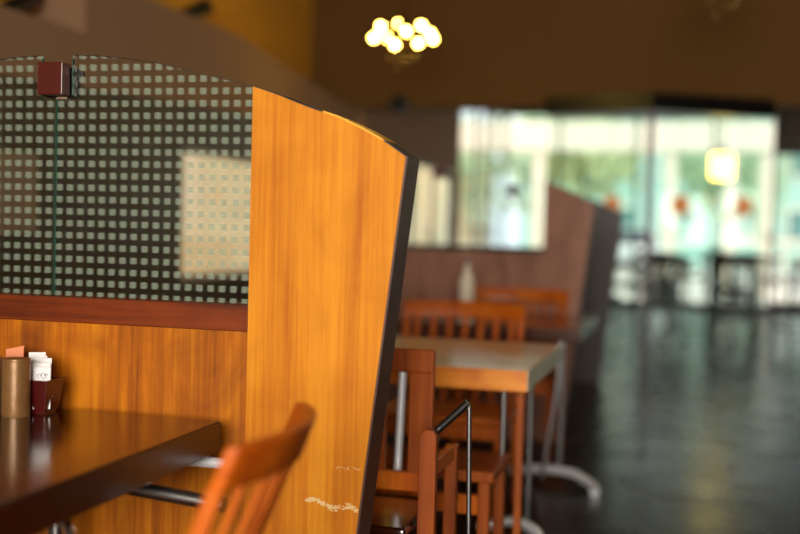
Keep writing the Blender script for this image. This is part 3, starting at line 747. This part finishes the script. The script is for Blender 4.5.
# clothing: shirt over torso and arms, trousers over the legs
sv = V_[:5]+V_[6:9]+V_[10:13]
se = [(0,1),(1,2),(2,3),(3,4),(3,5),(5,6),(6,7),(3,8),(8,9),(9,10)]
sr = [(.175,.135),(.165,.125),(.175,.13),(.155,.105),(.064,.064),(.078,.078),(.062,.062),(.048,.048),(.078,.078),(.062,.062),(.048,.048)]
skin_body('shirt', sv, se, sr, M['shirt'], pp)
tv = [V_[0]]+V_[14:17]+V_[18:21]
skin_body('trousers', tv, [(0,1),(1,2),(2,3),(0,4),(4,5),(5,6)], [(.165,.13),(.10,.10),(.08,.08),(.058,.058),(.10,.10),(.08,.08),(.058,.058)], M['trouser'], pp)
hd = MB(); vs = []; n_, m_ = 20, 14
for i in range(m_+1):
    ph = PI*i/m_
    for k in range(n_):
        a = 2*PI*k/n_; x = .074*math.sin(ph)*math.cos(a); y = .092*math.sin(ph)*math.sin(a); z = .115*math.cos(ph)
        if z < 0: x *= 1+z*1.8; y *= 1+z*.8
        if y < -.07 and abs(x) < .02 and -.04 < z < .01: y -= .018      # nose
        vs.append((x, y-.03, z+1.215))
fs = [(i*n_+k, i*n_+(k+1)%n_, (i+1)*n_+(k+1)%n_, (i+1)*n_+k) for i in range(m_) for k in range(n_)]
hd.add(vs, fs, True)
for s in (1, -1): hd.ball((s*.074, -.02, 1.205), .018, 8, 6, 1.5)
hd.build('head', M['skin'], pp)
ey = MB()
for s in (1, -1): ey.ball((s*.028, -.114, 1.225), .010, 8, 6)
ey.build('eyes', M['black'], pp)
MB().box(-.022,.022,-.122,-.112,1.160,1.167).build('mouth', mat('lips', (170,80,70), .5), pp)
hr = MB(); vs = []
for i in range(8):
    ph = PI*.62*i/7
    for k in range(n_):
        a = 2*PI*k/n_; g = 1.0
        x = .083*math.sin(ph)*math.cos(a); y = .100*math.sin(ph)*math.sin(a); z = .126*math.cos(ph)
        if y < -.05 and z < .05: y = -.05; 
        vs.append((x, y-.025, z+1.222))
fs = [(i*n_+k, i*n_+(k+1)%n_, (i+1)*n_+(k+1)%n_, (i+1)*n_+k) for i in range(7) for k in range(n_)]
hr.add(vs, fs, True); hr.build('hair', M['hair'], pp)
for s in (1, -1):     # hands resting on the table edge: palm, four unequal fingers, thumb
    h = MB(); bx_, by_, bz_ = s*.11, -.375, .785
    h.ball((bx_, by_-.035, bz_), .036, 12, 8, .5)
    for q, ln_ in enumerate((.062,.072,.068,.052)):
        x_ = bx_ + s*(.026-.0175*q)
        h.tube([(x_, by_-.055, bz_), (x_, by_-.055-ln_*.55, bz_+.004), (x_*.99, by_-.055-ln_, bz_-.012)], .0085, 8, True, .0065)
    h.tube([(bx_-s*.03, by_-.02, bz_), (bx_-s*.055, by_-.05, bz_-.002), (bx_-s*.058, by_-.078, bz_-.006)], .0095, 8, True, .007)
    h.build('hand', M['skin'], pp)
fch2 = dup(far, (1.33, 22.50, -.02), R(-4), 'dark chair on which the person in white sits', 'dark chairs at the far windows', (1,1,1.0))

# ------------------------------------------------------------------ outdoors
struct(MB().box(-30, 40, YF+.3, 75, -.15, -.02).build('ground_terrace', M['terrace']), 'pale sunlit paving outside the shop front')
struct(MB().box(-30, -3.9, -8, YF+.3, -.15, -.02).build('ground_yard', M['terrace']), 'pale paving outside the side windows')
# cream wall beyond the side windows
struct(MB().box(-6.6, -6.3, 2, 34, -.02, 4.2).build('wall_yard', M['cream']), 'sunlit cream garden wall beyond the side windows')
# white beam and posts
pg = thing('terrace_pergola', 'white beam on slim posts standing over the sunlit terrace', 'pergola', (-1.8, 24.0, -.02))
MB().box(-4.4, 3.25, 0, .35, 3.0, 3.60).build('beam', M['white'], pg, .01)
for x in (-3.6, -1.6, 1.2+.0, 2.42, 3.1):
    MB().box(x-.11, x+.11, .05, .27, 0, 2.999).build('post', M['white'], pg)
for k in range(9):
    MB().box(-4.3+k*.9, -4.2+k*.9, .36, 3.0, 3.2, 3.35).build('rafter', M['white'], pg)
rl = thing('terrace_railing', 'white terrace railing at the right beyond the glass', 'railing', (2.2, 23.2, -.02))
MB().box(-1.6, 3.4, 0, .06, 1.14, 1.22).build('top_rail', M['white'], rl)
MB().box(-1.6, 3.4, .01, .05, .86, .90).build('middle_rail', M['white'], rl)
for k in range(6): MB().box(-1.6+k, -1.54+k, 0, .06, 0, 1.139).build('post', M['white'], rl)
# white parked car, nose to the terrace
car = thing('car', 'white car parked nose first beyond the terrace', 'car', (-1.75, 27.5, -.02), R(8))
prof = [(-2.1,.30),(-2.12,.62),(-1.95,.82),(-1.05,.98),(-.45,1.38),(.75,1.42),(1.45,1.02),(2.05,.92),(2.1,.32)]
bm_ = MB(); n = len(prof)
for s, xx in ((0, -.86), (1, -.86),): pass
lay = [(-.88, 1), (-.84, 1.0), (.84, 1.0), (.88, 1)]
def cw(z): return .88 - max(0, z-.85)*.42
vsL = [(-cw(z), y, z) for y, z in prof]; vsR = [(cw(z), y, z) for y, z in prof]
bm_.add(vsL+vsR, [tuple(range(n)), tuple(reversed(range(n, 2*n)))] + [(i, i+n, (i+1)%n+n, (i+1)%n) for i in range(n)])
bm_.build('body', M['carpaint'], car, .05, 3)
MB().add([(-.70,-.98,1.035),(.70,-.98,1.035),(.56,-.50,1.375),(-.56,-.50,1.375),(-.70,-.95,1.025),(.70,-.95,1.025),(.56,-.47,1.365),(-.56,-.47,1.365)], [(0,1,2,3),(7,6,5,4),(0,4,5,1),(1,5,6,2),(2,6,7,3),(3,7,4,0)]) if False else None
ws = MB(); ws.add([(-.74,-1.03,1.005),(.74,-1.03,1.005),(.62,-.50,1.365),(-.62,-.50,1.365),(-.74,-1.0,.98),(.74,-1.0,.98),(.62,-.47,1.34),(-.62,-.47,1.34)], [(0,1,2,3),(7,6,5,4),(0,4,5,1),(1,5,6,2),(2,6,7,3),(3,7,4,0)])
ws.build('windscreen', M['carglass'], car)
MB().box(-.45,.45,-2.14,-2.09,.46,.62).build('grille', M['black'], car)
for s in (1, -1):
    MB().ball((s*.66,-2.06,.66), .11, 14, 8, .6).build('headlight', M['chrome'], car)
    for yy in (-1.35, 1.35):
        wl = MB(); wl.tube([(s*.70,yy,.31),(s*.90,yy,.31)], .31, 24); wl.build('wheel', M['rubber'], car)
    MB().box(*sorted((s*.89,s*1.03)), -.86,-.76,.95,1.06).build('mirror', M['carpaint'], car, .02)
# pale teal building beyond
bd = thing('building', 'pale teal building with rows of windows beyond the terrace', 'building', (4.0, 48, -.02))
MB().box(-11.5, 12, 0, 8, 0, 6.2).build('wall', M['teal'], bd)
for r_ in range(2):
    for k in range(9):
        x = -10.6+k*2.5
        f = MB().box(x, x+1.5, -.06, -.001, 1.0+r_*2.7, 2.5+r_*2.7).build('window', M['white'], bd)
        MB().box(x+.1, x+1.4, -.09, -.061, 1.1+r_*2.7, 2.4+r_*2.7).build('pane', M['tealglass'], f)
MB().box(-11.8, 12.3, -.4, 8.3, 6.201, 6.5).build('roof', M['white'], bd)

def tree(label, x, y, h, r, m, name='tree', cz=None, n=900):
    t = thing(name, label, 'tree', (x, y, -.02), 0, 'trees beyond the terrace')
    cz = cz or h*.62
    MB().tube([(0,0,0),(.05,0,h*.3),(0,.04,cz)], .14, 10, True, .07).build('trunk', M['bark'], t)
    c = MB(); rnd = random.Random(int(x*10+y))
    lob = [(rnd.uniform(-.5,.5)*r, rnd.uniform(-.5,.5)*r, cz+rnd.uniform(-.35,.45)*r, rnd.uniform(.4,.62)*r) for _ in range(9)]
    for _ in range(n):
        lx, ly, lz, lr = lob[rnd.randrange(len(lob))]
        v = Vector((rnd.gauss(0,1), rnd.gauss(0,1), rnd.gauss(0,1))).normalized()*lr*rnd.uniform(.75,1.08)
        p = Vector((lx,ly,lz))+v; s = rnd.uniform(.10,.22)
        a = Vector((rnd.gauss(0,1), rnd.gauss(0,1), rnd.gauss(0,1))).normalized(); b_ = a.cross(v).normalized(); a = b_.cross(v).normalized()
        a = (a + v.normalized()*rnd.uniform(-.6,.6))*s; b_ = b_*s*.6
        q = v.normalized()*.02
        c.add([p-a, p+b_, p+a, p-b_, p+q], [(0,1,4),(1,2,4),(2,3,4),(3,0,4)])
    c.build('crown', m, t)
tree('pale green tree at the left of the shop front view', -7.4, 29, 5.2, 2.3, M['leaf2'])
tree('broad pale tree behind the parked white car', -4.4, 33, 6.0, 2.6, M['leaf2'])
tree('yellow green tree beyond the blurred divider', -3.1, 30.5, 5.0, 1.7, M['leaf'])
tree('green tree between the white posts', .6, 34, 5.4, 2.0, M['leaf2'])
tree('bright green tree at the right end of the white beam', 4.2, 29, 4.8, 1.7, M['leaf'])
tree('tall green tree at the far right beyond the railing', 6.4, 32, 6.0, 2.4, M['leaf'])

# ------------------------------------------------------------------ light
W = bpy.data.worlds.new('sky'); S.world = W; W.use_nodes = True
bg = W.node_tree.nodes['Background']; bg.inputs[0].default_value = (.86,.95,1.0,1); bg.inputs[1].default_value = 1.7
def light(kind, name, loc, energy, color=(1,1,1), **kw):
    l = bpy.data.lights.new(name, kind); l.energy = energy; l.color = color
    for k, v in kw.items(): setattr(l, k, v)
    o = bpy.data.objects.new(name, l); C.objects.link(o); o.location = loc; return o
sun = light('SUN', 'sun', (0,0,20), 5.0, (1,.93,.82), angle=R(.6))
d = Vector((-.50, .52, -.95)).normalized(); sun.rotation_euler = d.to_track_quat('-Z','Y').to_euler()
# added area light standing in the unseen opening behind the photographer
a = light('AREA', 'back_window_daylight', (.25, YB+.05, 1.85), 460, (1,.90,.76), shape='RECTANGLE', size=3.2, size_y=2.0)
a.rotation_euler = (R(90), 0, R(0)); a.data.normalize = True if hasattr(a.data,'normalize') else None
# daylight entering through the shop front
f = light('AREA', 'front_window_portal', (-.6, YF-.05, 1.65), 1, shape='RECTANGLE', size=7.5, size_y=3.1)
f.rotation_euler = (R(-90), 0, 0); f.data.cycles.is_portal = True
# added warm point lights without fixtures, brightening tables, aisle and far end
for nm, loc, e in (('warm_fill_over_second_table', (.7, 3.0, 2.9), 12), ('warm_fill_over_the_aisle', (.3, 6.6, 3.1), 50), ('warm_fill_near_the_front', (2.6, 12.0, 3.5), 90)):
    light('POINT', nm, loc, e, (1,.76,.5), shadow_soft_size=.22)

# ------------------------------------------------------------------ camera
cd = bpy.data.cameras.new('camera'); cam = bpy.data.objects.new('camera', cd); C.objects.link(cam)
yaw, pitch, roll = R(15), R(-1.96), R(1.5)
fwd = Vector((-math.sin(yaw)*math.cos(pitch), math.cos(yaw)*math.cos(pitch), math.sin(pitch)))
r0 = Vector((math.cos(yaw), math.sin(yaw), 0)); u0 = r0.cross(fwd)
up = u0*math.cos(roll) - r0*math.sin(roll); rt = fwd.cross(up)
m4 = Matrix((( rt.x, up.x, -fwd.x, 0), (rt.y, up.y, -fwd.y, 0), (rt.z, up.z, -fwd.z, 1.2), (0,0,0,1)))
cam.matrix_world = m4
cd.sensor_width = 36; cd.lens = 36*1111/800; cd.clip_end = 300
cd.dof.use_dof = True; cd.dof.focus_distance = 2.66; cd.dof.aperture_fstop = 1.12
S.camera = cam
